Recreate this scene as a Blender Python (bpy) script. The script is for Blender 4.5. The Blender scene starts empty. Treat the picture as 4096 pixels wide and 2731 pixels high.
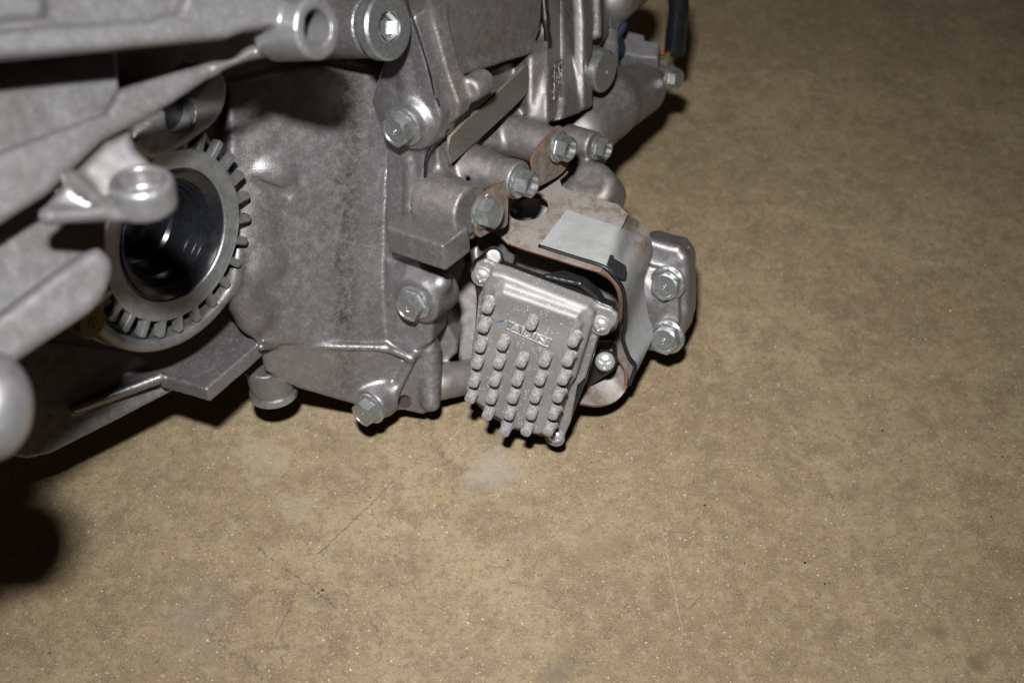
import bpy, bmesh, math, random
import numpy as np
from mathutils import Vector, Matrix

random.seed(7)
rng = np.random.default_rng(7)
scene = bpy.context.scene
COL = scene.collection

# ------------------------------------------------------------------ camera, world, lamp, exposure
F = 50.0 / 36.0 * 4096.0            # focal length in photo pixels
CX, CY = 2048.0, 1365.5
PITCH = math.radians(45)
CAM_H = 0.7425
cam_data = bpy.data.cameras.new('camera')
cam = bpy.data.objects.new('camera', cam_data)
COL.objects.link(cam)
cam.location = (0, 0, CAM_H)
cam.rotation_euler = (math.radians(90) - PITCH, 0, 0)
cam_data.sensor_width = 36.0
cam_data.lens = 50.0
cam_data.clip_start = 0.02
cam_data.clip_end = 50
cam_data.dof.use_dof = True
cam_data.dof.focus_distance = 0.90
cam_data.dof.aperture_fstop = 5.8
cam_data.dof.aperture_blades = 7
scene.camera = cam
RC = np.array([[1, 0, 0],
               [0, math.sin(PITCH), -math.cos(PITCH)],
               [0, math.cos(PITCH), math.sin(PITCH)]])     # columns: right, up, back
CAMLOC = np.array([0, 0, CAM_H])

world = bpy.data.worlds.new('World')
scene.world = world
world.use_nodes = True
bg = world.node_tree.nodes['Background']
bg.inputs['Color'].default_value = (1.0, 0.72, 0.44, 1)
bg.inputs['Strength'].default_value = 0.028

fl = bpy.data.lights.new('camera_flash', 'AREA')
fl.shape = 'RECTANGLE'
fl.size = 0.05
fl.size_y = 0.03
fl.energy = 3.35
fl.spread = math.radians(74)
fl.color = (1.0, 0.99, 0.985)
flo = bpy.data.objects.new('camera_flash', fl)
COL.objects.link(flo)
fpos = CAMLOC + RC @ np.array([-0.035, 0.155, 0.05])
ftgt = CAMLOC + RC @ np.array([0.00, -0.03, -0.95])
flo.location = fpos
flo.rotation_euler = Vector(ftgt - fpos).to_track_quat('-Z', 'Y').to_euler()

scene.view_settings.view_transform = 'Standard'
scene.view_settings.look = 'None'
scene.view_settings.exposure = 0.0
scene.view_settings.gamma = 1.0
scene.view_settings.use_curve_mapping = False
scene.cycles.max_bounces = 3
scene.cycles.diffuse_bounces = 0
scene.cycles.glossy_bounces = 2
scene.cycles.use_adaptive_sampling = True

# ------------------------------------------------------------------ frames and measuring helpers
def vec(*a): return np.array(a, float)
def nrm(v):
    v = np.asarray(v, float); return v / np.linalg.norm(v)
def P(px, py, d):                      # a measured point: photo position and distance
    return vec((px - CX) / F * d, (CY - py) / F * d, -d)
class Plane:
    def __init__(s, p, n):
        s.p = np.asarray(p, float); s.n = nrm(n)
    def at(s, px, py, off=0.0):
        r = vec((px - CX) / F, (CY - py) / F, -1.0)
        return r * ((s.p + s.n * off) @ s.n) / (r @ s.n)
    def basis(s):
        u = nrm(np.cross((0, 1, 0.0), s.n)); return u, np.cross(s.n, u)
def plane3(a, b, c):
    a, b, c = P(*a), P(*b), P(*c)
    n = np.cross(b - a, c - a)
    if n[2] < 0: n = -n
    return Plane(a, n)
def W(p): return CAMLOC + RC @ np.asarray(p, float)          # into the room
def WD(v): return RC @ np.asarray(v, float)
AX = nrm((-0.58, -0.50, 0.64))         # along the gearbox, towards the engine end
BX = (0.80, -0.30, 0.52); BX = nrm(vec(*BX) - AX * (AX @ vec(*BX)))   # sideways out of the case
CX_ = np.cross(AX, BX)                 # up out of the case
OR = P(698, 944, 0.80)                 # middle of the axle seal
BL = nrm((.78, -.12, .60))              # a little flatter: the axis of the upper lugs
def PA(a): return Plane(OR + AX * a, AX)

# ------------------------------------------------------------------ casting builder (signed distances -> mesh)
def _len(x, y, z): return np.sqrt(x * x + y * y + z * z)
def cyl(p0, p1, r0, r1=None, rd=0.001):
    p0 = np.asarray(p0); p1 = np.asarray(p1); r1 = r0 if r1 is None else r1
    h = np.linalg.norm(p1 - p0); a = (p1 - p0) / h; R = max(r0, r1)
    e = R * np.sqrt(np.maximum(0, 1 - a * a)) + 1e-4
    def f(x, y, z):
        dx, dy, dz = x - p0[0], y - p0[1], z - p0[2]
        t = dx * a[0] + dy * a[1] + dz * a[2]
        rad = np.sqrt(np.maximum(dx * dx + dy * dy + dz * dz - t * t, 0))
        wx = rad - (r0 + (r1 - r0) * np.clip(t / h, 0, 1)) + rd
        wy = np.abs(t - h / 2) - h / 2 + rd
        return np.minimum(np.maximum(wx, wy), 0) + np.hypot(np.maximum(wx, 0), np.maximum(wy, 0)) - rd
    return f, np.minimum(p0, p1) - e, np.maximum(p0, p1) + e
def cap(p0, p1, r0, r1=None):
    p0 = np.asarray(p0); p1 = np.asarray(p1); r1 = r0 if r1 is None else r1
    ba = p1 - p0; L = ba @ ba; R = max(r0, r1)
    def f(x, y, z):
        dx, dy, dz = x - p0[0], y - p0[1], z - p0[2]
        t = np.clip((dx * ba[0] + dy * ba[1] + dz * ba[2]) / L, 0, 1)
        return _len(dx - ba[0] * t, dy - ba[1] * t, dz - ba[2] * t) - (r0 + (r1 - r0) * t)
    return f, np.minimum(p0, p1) - R, np.maximum(p0, p1) + R
def ell(c, axes, r):
    c = np.asarray(c); axes = [nrm(a) for a in axes]
    e = sum(np.abs(a) * q for a, q in zip(axes, r))
    def f(x, y, z):
        d = (x - c[0], y - c[1], z - c[2])
        q = [d[0] * a[0] + d[1] * a[1] + d[2] * a[2] for a in axes]
        k0 = _len(q[0] / r[0], q[1] / r[1], q[2] / r[2])
        k1 = _len(q[0] / r[0] ** 2, q[1] / r[1] ** 2, q[2] / r[2] ** 2) + 1e-9
        return k0 * (k0 - 1) / k1
    return f, c - e, c + e
def box(c, axes, h, rd=0.0015):
    c = np.asarray(c); axes = [nrm(a) for a in axes]
    e = sum(np.abs(a) * q for a, q in zip(axes, h))
    def f(x, y, z):
        d = (x - c[0], y - c[1], z - c[2])
        q = [np.abs(d[0] * a[0] + d[1] * a[1] + d[2] * a[2]) - hh + rd for a, hh in zip(axes, h)]
        return np.minimum(np.maximum(np.maximum(q[0], q[1]), q[2]), 0) + _len(*[np.maximum(w, 0) for w in q]) - rd
    return f, c - e, c + e
def prism(pts, n, z0, z1, rd=0.0015):
    """polygon of 3-D points lying in a plane, thickened from z0 (behind) to z1 (in front) along n"""
    n = nrm(n); o = np.mean(pts, 0)
    u = nrm(np.cross((0, 1, 0.0), n)); v = np.cross(n, u)
    q = [((p - o) @ u, (p - o) @ v) for p in pts]
    allp = np.array([p + n * z for p in pts for z in (z0, z1)])
    def f(x, y, z):
        dx, dy, dz = x - o[0], y - o[1], z - o[2]
        a = dx * u[0] + dy * u[1] + dz * u[2]
        b = dx * v[0] + dy * v[1] + dz * v[2]
        t = dx * n[0] + dy * n[1] + dz * n[2]
        d = np.full(a.shape, 1e9); s = np.ones(a.shape)
        m = len(q)
        for i in range(m):
            (ax, ay), (bx, by) = q[i], q[i - 1]
            ex, ey = bx - ax, by - ay
            wx, wy = a - ax, b - ay
            k = np.clip((wx * ex + wy * ey) / (ex * ex + ey * ey + 1e-15), 0, 1)
            d = np.minimum(d, (wx - ex * k) ** 2 + (wy - ey * k) ** 2)
            c1 = b >= ay; c2 = b < by; c3 = ex * wy > ey * wx
            s = np.where((c1 & c2 & c3) | (~c1 & ~c2 & ~c3), -s, s)
        d2 = s * np.sqrt(d) + rd
        wy = np.abs(t - (z0 + z1) / 2) - (z1 - z0) / 2 + rd
        return np.minimum(np.maximum(d2, wy), 0) + np.hypot(np.maximum(d2, 0), np.maximum(wy, 0)) - rd
    return f, allp.min(0), allp.max(0)
def slab(pl, poly, back, front=0.0, rd=0.0015):
    return prism([pl.at(*p) for p in poly], pl.n, -back, front, rd)

def half_torus(c, n, R_, r, keep, off):
    c = np.asarray(c); n = nrm(n); e = np.full(3, R_ + r)
    def f(x, y, z):
        dx, dy, dz = x - c[0], y - c[1], z - c[2]
        t = dx * n[0] + dy * n[1] + dz * n[2]
        rad = np.sqrt(np.maximum(dx * dx + dy * dy + dz * dz - t * t, 0))
        k = np.clip((dx * keep[0] + dy * keep[1] + dz * keep[2] - off) / .03, 0, 1)
        return np.hypot(rad - R_, t + (1 - k) * .012) - r * (0.25 + 0.75 * k) + np.where(k <= 0, .02, 0)
    return f, c - e, c + e

class Cast:
    def __init__(s, vox=0.0012, lump=0.0002): s.ops = []; s.vox = vox; s.lump = lump
    def add(s, prim, k=0.003): s.ops.append((1, prim, k)); return s
    def sub(s, prim, k=0.0015): s.ops.append((-1, prim, k)); return s
    def mesh(s):
        v = s.vox
        lo = np.min([p[1] for g, p, k in s.ops if g > 0], 0) - 4 * v
        hi = np.max([p[2] for g, p, k in s.ops if g > 0], 0) + 4 * v
        n = np.ceil((hi - lo) / v).astype(int) + 1
        ax = [(lo[i] + v * np.arange(n[i])).astype(np.float32) for i in range(3)]
        f = np.full(n, 0.02, np.float32)
        for g, (fn, l, h), k in s.ops:
            m = k + 3 * v
            a = np.clip(np.floor((l - m - lo) / v).astype(int), 0, n - 1)
            b = np.clip(np.ceil((h + m - lo) / v).astype(int) + 1, 1, n)
            if np.any(b <= a): continue
            sl = tuple(slice(a[i], b[i]) for i in range(3))
            d = fn(ax[0][sl[0]][:, None, None], ax[1][sl[1]][None, :, None], ax[2][sl[2]][None, None, :]).astype(np.float32)
            cur = f[sl]
            if g > 0:
                t = np.clip(0.5 + 0.5 * (cur - d) / k, 0, 1)
                f[sl] = cur * (1 - t) + d * t - k * t * (1 - t)
            else:
                d = -d
                t = np.clip(0.5 - 0.5 * (cur - d) / k, 0, 1)
                f[sl] = cur * (1 - t) + d * t + k * t * (1 - t)
        if s.lump:
            X, Y, Z = ax[0][:, None, None], ax[1][None, :, None], ax[2][None, None, :]
            f += s.lump * (np.sin(X * 310 + 2 * np.sin(Y * 170)) * np.sin(Y * 270 + 1.7 * np.sin(Z * 190)) * np.sin(Z * 330 + 1.3 * np.sin(X * 210))
                           + 0.6 * np.sin(X * 140 + Z * 90 + 1) * np.sin(Y * 120 - X * 60))
        return nets(f, lo, v)

def nets(f, lo, v):
    ins = f < 0
    c = np.zeros(tuple(x - 1 for x in f.shape), np.uint8)
    for i in (0, 1):
        for j in (0, 1):
            for k in (0, 1):
                c += ins[i:f.shape[0] - 1 + i, j:f.shape[1] - 1 + j, k:f.shape[2] - 1 + k]
    act = (c > 0) & (c < 8)
    idx = np.full(act.shape, -1, np.int64)
    I = np.argwhere(act)
    idx[act] = np.arange(len(I))
    acc = np.zeros((len(I), 3)); cnt = np.zeros(len(I))
    cor = [(i, j, k) for i in (0, 1) for j in (0, 1) for k in (0, 1)]
    val = {q: f[I[:, 0] + q[0], I[:, 1] + q[1], I[:, 2] + q[2]].astype(float) for q in cor}
    for q in cor:
        for d in range(3):
            if q[d] == 0:
                r = list(q); r[d] = 1; r = tuple(r)
                a, b = val[q], val[r]
                m = (a < 0) != (b < 0)
                t = np.where(m, a / np.where(m, a - b, 1), 0)
                p = np.tile(np.array(q, float), (len(I), 1)); p[:, d] = t
                acc[m] += p[m]; cnt[m] += 1
    V = lo + v * (I + acc / np.maximum(cnt, 1)[:, None])
    Q = []
    for d in range(3):
        e1, e2 = (d + 1) % 3, (d + 2) % 3
        s0 = [slice(None)] * 3; s1 = [slice(None)] * 3
        s0[d] = slice(0, -1); s1[d] = slice(1, None)
        a, b = ins[tuple(s0)], ins[tuple(s1)]
        E = np.argwhere(a != b)
        E = E[(E[:, e1] > 0) & (E[:, e2] > 0) & (E[:, e1] < f.shape[e1] - 1) & (E[:, e2] < f.shape[e2] - 1)]
        flip = ~a[E[:, 0], E[:, 1], E[:, 2]]
        g = []
        for o1, o2 in ((1, 1), (0, 1), (0, 0), (1, 0)):
            q = E.copy(); q[:, e1] -= o1; q[:, e2] -= o2
            g.append(idx[q[:, 0], q[:, 1], q[:, 2]])
        q = np.stack(g, 1)
        q[flip] = q[flip][:, ::-1]
        Q.append(q)
    return V, np.concatenate(Q)

# ------------------------------------------------------------------ objects
ROOTLOC = np.array([-0.02, 0.86, 0.0])
root = bpy.data.objects.new('gearbox', None)
COL.objects.link(root)
root.location = ROOTLOC
root.empty_display_size = 0.05
root['label'] = 'used cast aluminium gearbox with finned control unit lying on a stained concrete floor'
root['category'] = 'gearbox'

def link(name, me, parent=root):
    o = bpy.data.objects.new(name, me)
    COL.objects.link(o)
    if parent is not None: o.parent = parent
    return o
def raw(name, V, Fc, mat, smooth=True):
    me = bpy.data.meshes.new(name)
    me.from_pydata([tuple(p) for p in V], [], [tuple(int(i) for i in q) for q in Fc])
    me.materials.append(mat)
    if smooth: me.shade_smooth()
    return me
def camverts(V): return (CAMLOC + np.asarray(V) @ RC.T) - ROOTLOC
def cast_obj(name, c, mat, parent=root):
    V, Q = c.mesh()
    me = bpy.data.meshes.new(name)
    V = camverts(V).astype(np.float32)
    me.vertices.add(len(V)); me.vertices.foreach_set('co', V.ravel())
    me.loops.add(Q.size); me.loops.foreach_set('vertex_index', Q.ravel().astype(np.int32))
    me.polygons.add(len(Q)); me.polygons.foreach_set('loop_start', np.arange(0, Q.size, 4, dtype=np.int32))
    me.update(calc_edges=True); me.validate()
    me.materials.append(mat); me.shade_smooth()
    return link(name, me, parent)
def frame(p, z, x=None):
    """placement (relative to the gearbox) with local z along z and origin at p, both measured in camera axes"""
    z = nrm(WD(z))
    x = WD(x) if x is not None else np.cross((0, 0, 1.0), z)
    x = nrm(x - z * (x @ z)); y = np.cross(z, x)
    o = W(p) - ROOTLOC
    return Matrix([[x[0], y[0], z[0], o[0]], [x[1], y[1], z[1], o[1]], [x[2], y[2], z[2], o[2]], [0, 0, 0, 1]])
def place(name, me, p, z, x=None, parent=root, sc=1.0):
    o = link(name, me, parent)
    m = frame(p, z, x) @ Matrix.Scale(sc, 4)
    if parent is not root: m = parent.matrix_basis.inverted() @ m
    o.matrix_basis = m
    return o
def lathe(name, prof, mat, n=64, smooth=True, sharp=True):
    V, Q = [], []
    for r, z in prof:
        for i in range(n):
            a = 2 * math.pi * i / n
            V.append((r * math.cos(a), r * math.sin(a), z))
    for j in range(len(prof) - 1):
        for i in range(n):
            k = (i + 1) % n
            Q.append((j * n + i, j * n + k, (j + 1) * n + k, (j + 1) * n + i))
    me = raw(name, V, Q, mat, smooth)
    if sharp:
        me.set_sharp_from_angle(angle=math.radians(35))
    return me
def textmesh(name, s, size, mat, depth=0.0004):
    cu = bpy.data.curves.new(name, 'FONT'); cu.body = s; cu.size = size
    cu.align_x = 'CENTER'; cu.align_y = 'CENTER'; cu.extrude = depth; cu.bevel_depth = depth * 0.4
    cu.resolution_u = 4
    o = bpy.data.objects.new(name, cu); COL.objects.link(o)
    bpy.context.view_layer.update()
    me = bpy.data.meshes.new_from_object(o.evaluated_get(bpy.context.evaluated_depsgraph_get()))
    bpy.data.objects.remove(o); bpy.data.curves.remove(cu)
    me.materials.clear(); me.materials.append(mat); me.name = name
    return me
def smoothpoly(pts, n=6, closed=True):
    """rounded outline through the measured corners (Catmull-Rom)"""
    pts = [np.asarray(p, float) for p in pts]; out = []
    m = len(pts); R = range(m) if closed else range(m - 1)
    for i in R:
        if closed: p0, p1, p2, p3 = pts[i - 1], pts[i], pts[(i + 1) % m], pts[(i + 2) % m]
        else: p0, p1, p2, p3 = pts[max(i - 1, 0)], pts[i], pts[i + 1], pts[min(i + 2, m - 1)]
        for t in np.arange(n) / n:
            out.append(0.5 * ((2 * p1) + (p2 - p0) * t + (2 * p0 - 5 * p1 + 4 * p2 - p3) * t ** 2 + (3 * p1 - p0 - 3 * p2 + p3) * t ** 3))
    if not closed: out.append(pts[-1])
    return out
def sheet(name, pl, outline, holes, thick, mats, bevel=0.0002, off=0.0):
    """flat plate with holes, cut along measured outlines lying in plane pl"""
    u, v = pl.basis(); o = pl.at(*outline[0])
    cu = bpy.data.curves.new(name, 'CURVE'); cu.dimensions = '2D'; cu.fill_mode = 'BOTH'
    cu.extrude = thick / 2 - bevel; cu.bevel_depth = bevel; cu.bevel_resolution = 1
    for poly in [outline] + holes:
        sp = cu.splines.new('POLY'); sp.points.add(len(poly) - 1); sp.use_cyclic_u = True
        for q, p in zip(sp.points, poly):
            w = pl.at(*p) - o; q.co = (w @ u, w @ v, 0, 1)
    ob = bpy.data.objects.new(name, cu); COL.objects.link(ob)
    bpy.context.view_layer.update()
    me = bpy.data.meshes.new_from_object(ob.evaluated_get(bpy.context.evaluated_depsgraph_get()))
    bpy.data.objects.remove(ob); bpy.data.curves.remove(cu)
    n = len(me.vertices); co = np.empty(n * 3); me.vertices.foreach_get('co', co); co = co.reshape(-1, 3)
    cc = o + np.outer(co[:, 0], u) + np.outer(co[:, 1], v) + np.outer(co[:, 2] + off, pl.n)
    me.vertices.foreach_set('co', camverts(cc).ravel().astype(np.float32))
    me.materials.clear()
    for m in mats: me.materials.append(m)
    if len(mats) > 1:
        nw = WD(pl.n)
        me.update()
        for f in me.polygons:
            f.material_index = 0 if abs(f.normal @ Vector(nw)) > 0.8 else 1
    me.update()
    return me

# ------------------------------------------------------------------ materials
def mat(name):
    m = bpy.data.materials.new(name); m.use_nodes = True
    nt = m.node_tree; b = nt.nodes['Principled BSDF']
    return m, nt, b
class N:
    def __init__(s, nt):
        s.nt = nt; s.dim = '3D'; s.tc = nt.nodes.new('ShaderNodeTexCoord')
    def new(s, t, **kw):
        n = s.nt.nodes.new(t)
        for k, v in kw.items():
            if k in n.inputs.keys(): 
                if hasattr(v, 'is_linked'): s.nt.links.new(v, n.inputs[k])
                else: n.inputs[k].default_value = v
            else: setattr(n, k, v)
        return n
    def noise(s, scale, detail=4, rough=0.55, vecin=None, dist=0.0):
        n = s.new('ShaderNodeTexNoise'); n.inputs['Scale'].default_value = scale
        n.inputs['Detail'].default_value = detail; n.inputs['Roughness'].default_value = rough
        n.noise_dimensions = s.dim
        s.nt.links.new(vecin or s.tc.outputs['Object'], n.inputs['Vector'])
        return n.outputs['Fac']
    def voro(s, scale, feature='F1', vecin=None, out='Distance', rnd=1.0):
        n = s.new('ShaderNodeTexVoronoi'); n.feature = feature; n.voronoi_dimensions = s.dim; n.inputs['Scale'].default_value = scale
        n.inputs['Randomness'].default_value = rnd
        s.nt.links.new(vecin or s.tc.outputs['Object'], n.inputs['Vector'])
        return n.outputs[out]
    def ramp(s, fac, a, b, lo=0.0, hi=1.0):
        n = s.new('ShaderNodeMapRange'); n.clamp = True
        s.nt.links.new(fac, n.inputs['Value'])
        n.inputs['From Min'].default_value = a; n.inputs['From Max'].default_value = b
        n.inputs['To Min'].default_value = lo; n.inputs['To Max'].default_value = hi
        return n.outputs['Result']
    def mix(s, fac, a, b):
        n = s.new('ShaderNodeMix'); n.data_type = 'RGBA'
        for sock, v in ((n.inputs[0], fac), (n.inputs[6], a), (n.inputs[7], b)):
            if hasattr(v, 'is_linked'): s.nt.links.new(v, sock)
            elif isinstance(v, (int, float)): sock.default_value = v
            else: sock.default_value = (*v, 1)
        return n.outputs[2]
    def math(s, op, a, b=0.0):
        n = s.new('ShaderNodeMath'); n.operation = op
        for sock, v in ((n.inputs[0], a), (n.inputs[1], b)):
            if hasattr(v, 'is_linked'): s.nt.links.new(v, sock)
            else: sock.default_value = v
        return n.outputs[0]
    def bump(s, h, strength=0.3, dist=0.001, normal=None):
        n = s.new('ShaderNodeBump'); n.inputs['Strength'].default_value = strength; n.inputs['Distance'].default_value = dist
        s.nt.links.new(h, n.inputs['Height'])
        if normal is not None: s.nt.links.new(normal, n.inputs['Normal'])
        return n.outputs['Normal']
    def to(s, sock, dst): s.nt.links.new(sock, dst)

def cast_mat(name, c1, c2, c3, metal=0.75, rough=0.40, dust=0.5, grain=0.5, grime=0.6, band=None, mot=0.85):
    m, nt, b = mat(name); g = N(nt)
    big = g.noise(18, 3, 0.6); med = g.noise(150, 4, 0.7); fine = g.noise(1300, 2, 0.7)
    col = g.mix(g.ramp(big, 0.40, 0.62, 0, mot), c1, c2)
    col = g.mix(g.ramp(med, 0.50, 0.74, 0, 0.3 * mot), col, c3)
    col = g.mix(g.ramp(fine, 0.45, 0.75, 0, 0.55 * mot), col, c3)
    gr = g.noise(420, 4, 0.8)
    dark = tuple(x * 0.30 for x in c1)
    col = g.mix(g.math('MULTIPLY', g.ramp(gr, 0.56, 0.68), g.ramp(med, 0.38, 0.60, grime * 1.3, grime * 0.15)), col, dark)
    if band is not None:                      # a worn, speckled run of grime down the wall
        p, q, w = band
        t = nrm(q - p); s_ = nrm(np.cross(t, WD(W1.n)))
        sub = g.new('ShaderNodeVectorMath'); sub.operation = 'SUBTRACT'
        g.to(g.tc.outputs['Object'], sub.inputs[0]); sub.inputs[1].default_value = tuple(p)
        ds = g.new('ShaderNodeVectorMath'); ds.operation = 'DOT_PRODUCT'; g.to(sub.outputs[0], ds.inputs[0]); ds.inputs[1].default_value = tuple(s_)
        off = g.math('ADD', ds.outputs['Value'], g.ramp(med, 0.25, 0.75, -w * 0.5, w * 0.5))
        f = g.ramp(g.math('ABSOLUTE', off), w * 0.3, w * 1.5, 1, 0)
        f = g.math('MULTIPLY', f, g.ramp(big, 0.36, 0.56, 0.35, 1))
        f2 = g.math('MULTIPLY', f, g.ramp(g.noise(230, 5, 0.8), 0.47, 0.56))
        col = g.mix(g.math('MULTIPLY', f, 0.45), col, (0.22, 0.19, 0.165))
        col = g.mix(g.math('MULTIPLY', f2, 0.65), col, (0.04, 0.038, 0.04))
    sp = g.ramp(g.voro(520), 0.10, 0.22, 1.0, 0.0)
    spm = g.math('MULTIPLY', sp, g.ramp(big, 0.42, 0.60, 0.0, dust))
    col = g.mix(spm, col, (0.50, 0.49, 0.47))
    g.to(col, b.inputs['Base Color'])
    g.to(g.ramp(gr, 0.5, 0.7, metal, metal * (1 - 0.6 * mot)), b.inputs['Metallic'])
    g.to(g.math('ADD', g.ramp(med, 0.3, 0.7, -0.11 * mot, 0.13 * mot), rough), b.inputs['Roughness'])
    g.to(g.bump(fine, grain, 0.0004), b.inputs['Normal'])
    return m
W1 = plane3((1000, 950, .865), (1500, 500, .882), (1500, 1380, .93))
M = {}
wl = lambda px, py: W(W1.at(px, py)) - ROOTLOC
M['front'] = cast_mat('front_aluminium', (0.236, 0.228, 0.232), (0.196, 0.182, 0.182), (0.305, 0.298, 0.302), band=(wl(1400, 450), wl(1375, 1380), .0075))
M['cast'] = cast_mat('cast_aluminium', (0.236, 0.228, 0.232), (0.196, 0.182, 0.182), (0.305, 0.298, 0.302))
M['cast_bright'] = cast_mat('bell_aluminium', (0.285, 0.282, 0.289), (0.165, 0.150, 0.142), (0.35, 0.347, 0.355), metal=0.7, rough=0.36, dust=0.0, grime=0.12, mot=0.5, grain=0.22)
M['cast_brown'] = cast_mat('oily_aluminium', (0.245, 0.230, 0.226), (0.205, 0.180, 0.165), (0.30, 0.288, 0.285), rough=0.52)
M['plate'] = cast_mat('olive_plate', (0.16, 0.148, 0.125), (0.145, 0.13, 0.10), (0.18, 0.17, 0.155), metal=0.4, rough=0.55, dust=0.9)
def simple(name, col, metal=0.0, rough=0.5, var=0.15, scale=200, bump=0.2, bscale=900):
    m, nt, b = mat(name); g = N(nt)
    c = g.mix(g.ramp(g.noise(scale, 5, 0.65), 0.35, 0.68), tuple(x * (1 - var) for x in col), tuple(min(1, x * (1 + var)) for x in col))
    g.to(c, b.inputs['Base Color'])
    b.inputs['Metallic'].default_value = metal
    g.to(g.ramp(g.noise(scale * 2, 4), 0.3, 0.7, rough * 0.85, min(1, rough * 1.2)), b.inputs['Roughness'])
    g.to(g.bump(g.noise(bscale, 3), bump, 0.0003), b.inputs['Normal'])
    return m
M['zinc'] = simple('zinc_steel', (0.42, 0.44, 0.438), 0.85, 0.32, 0.18, 260, 0.12)
M['screw'] = simple('screw_steel', (0.50, 0.51, 0.50), 0.6, 0.35, 0.12, 300, 0.1)
M['black'] = simple('black_plastic', (0.012, 0.012, 0.013), 0.0, 0.32, 0.4, 200, 0.1)
M['rubber'] = simple('black_rubber', (0.010, 0.011, 0.013), 0.0, 0.22, 0.3, 200, 0.05)
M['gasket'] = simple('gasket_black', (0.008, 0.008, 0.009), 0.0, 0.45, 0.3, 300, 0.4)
M['ringsteel'] = simple('ring_steel', (0.27, 0.275, 0.275), 0.7, 0.42, 0.2, 160, 0.35)
M['grey_plastic'] = simple('grey_plastic', (0.13, 0.125, 0.13), 0.0, 0.5, 0.2, 150, 0.2)
M['blue'] = simple('dark_blue_plastic', (0.012, 0.02, 0.05), 0.0, 0.4)
M['rust'] = simple('rust_edge', (0.13, 0.055, 0.028), 0.1, 0.75, 0.4, 500, 0.5)
M['plugbrown'] = simple('brown_plug', (0.20, 0.135, 0.07), 0.3, 0.6, 0.3, 300, 0.3)
M['plugrust'] = simple('dark_rust', (0.030, 0.014, 0.010), 0.1, 0.8, 0.4, 700, 0.5)
M['tab'] = simple('rusty_tab', (0.19, 0.145, 0.115), 0.25, 0.6, 0.3, 160, 0.35)
M['red'] = simple('red_wire', (0.45, 0.03, 0.02)); M['green'] = simple('green_wire', (0.05, 0.25, 0.05))
M['bluepen'] = simple('blue_pen', (0.03, 0.10, 0.20), 0.1, 0.5, 0.4, 900)

def shield_mat():
    m, nt, b = mat('tin_shield'); g = N(nt)
    col = g.mix(g.ramp(g.noise(35, 5, 0.6), 0.40, 0.62), (0.29, 0.265, 0.245), (0.235, 0.208, 0.188))
    col = g.mix(g.ramp(g.noise(70, 4, 0.75), 0.48, 0.60, 0, .8), col, (0.18, 0.13, 0.088))
    col = g.mix(g.math('MULTIPLY', g.ramp(g.noise(480, 5, 0.8), 0.60, 0.68), 0.8), col, (0.09, 0.055, 0.035))
    col = g.mix(g.ramp(g.noise(700, 4, 0.7), 0.60, 0.72), col, (0.42, 0.39, 0.37))
    g.to(col, b.inputs['Base Color']); b.inputs['Metallic'].default_value = 0.25
    b.inputs['Roughness'].default_value = 0.55
    g.to(g.bump(g.noise(500, 5, 0.7), 0.4, 0.0005), b.inputs['Normal'])
    return m
M['shield'] = shield_mat()
def tape_mat():
    m, nt, b = mat('foil_tape'); g = N(nt)
    col = g.mix(g.ramp(g.noise(60, 5, 0.6), 0.4, 0.65), (0.34, 0.345, 0.345), (0.29, 0.292, 0.288))
    sp = g.math('MULTIPLY', g.ramp(g.voro(380), 0.08, 0.18, .8, 0), g.ramp(g.noise(80, 3), 0.5, 0.62))
    col = g.mix(sp, col, (0.62, 0.61, 0.58))
    col = g.mix(g.math('MULTIPLY', g.ramp(g.noise(120, 5, 0.7), 0.62, 0.72), 0.6), col, (0.22, 0.20, 0.16))
    g.to(col, b.inputs['Base Color']); b.inputs['Metallic'].default_value = 0.15; b.inputs['Roughness'].default_value = 0.6
    g.to(g.bump(g.noise(120, 4, 0.6), 0.25, 0.002), b.inputs['Normal'])
    return m
M['tape'] = tape_mat()
def ecu_mat(name, dust):
    m, nt, b = mat(name); g = N(nt)
    col = g.mix(g.ramp(g.noise(40, 3, 0.6), 0.40, 0.62), (0.25, 0.242, 0.24), (0.20, 0.188, 0.184))
    d1 = g.math('MULTIPLY', g.ramp(g.noise(800, 3, 0.75), 0.42, 0.60), dust)
    col = g.mix(d1, col, (0.37, 0.37, 0.365))
    sp = g.math('MULTIPLY', g.ramp(g.voro(560), 0.18, 0.30, 1, 0), g.math('MULTIPLY', g.ramp(g.noise(90, 2), 0.38, 0.54), g.ramp(g.noise(330, 1), 0.42, 0.58)))
    sp = g.math('MULTIPLY', sp, 1.0 - 0.6 * dust)
    col = g.mix(sp, col, (0.52, 0.52, 0.51))
    g.to(col, b.inputs['Base Color'])
    f = g.math('MAXIMUM', d1, sp)
    g.to(g.ramp(f, 0, 1, 0.40, 0.0), b.inputs['Metallic'])
    g.to(g.ramp(f, 0, 1, 0.56, 0.85), b.inputs['Roughness'])
    if dust < 0.5: g.to(g.bump(g.noise(1400, 1), 0.25, 0.0003), b.inputs['Normal'])
    return m
M['ecu'] = ecu_mat('unit_aluminium', 0.10)
M['pin'] = ecu_mat('pin_aluminium', 0.6)

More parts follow.
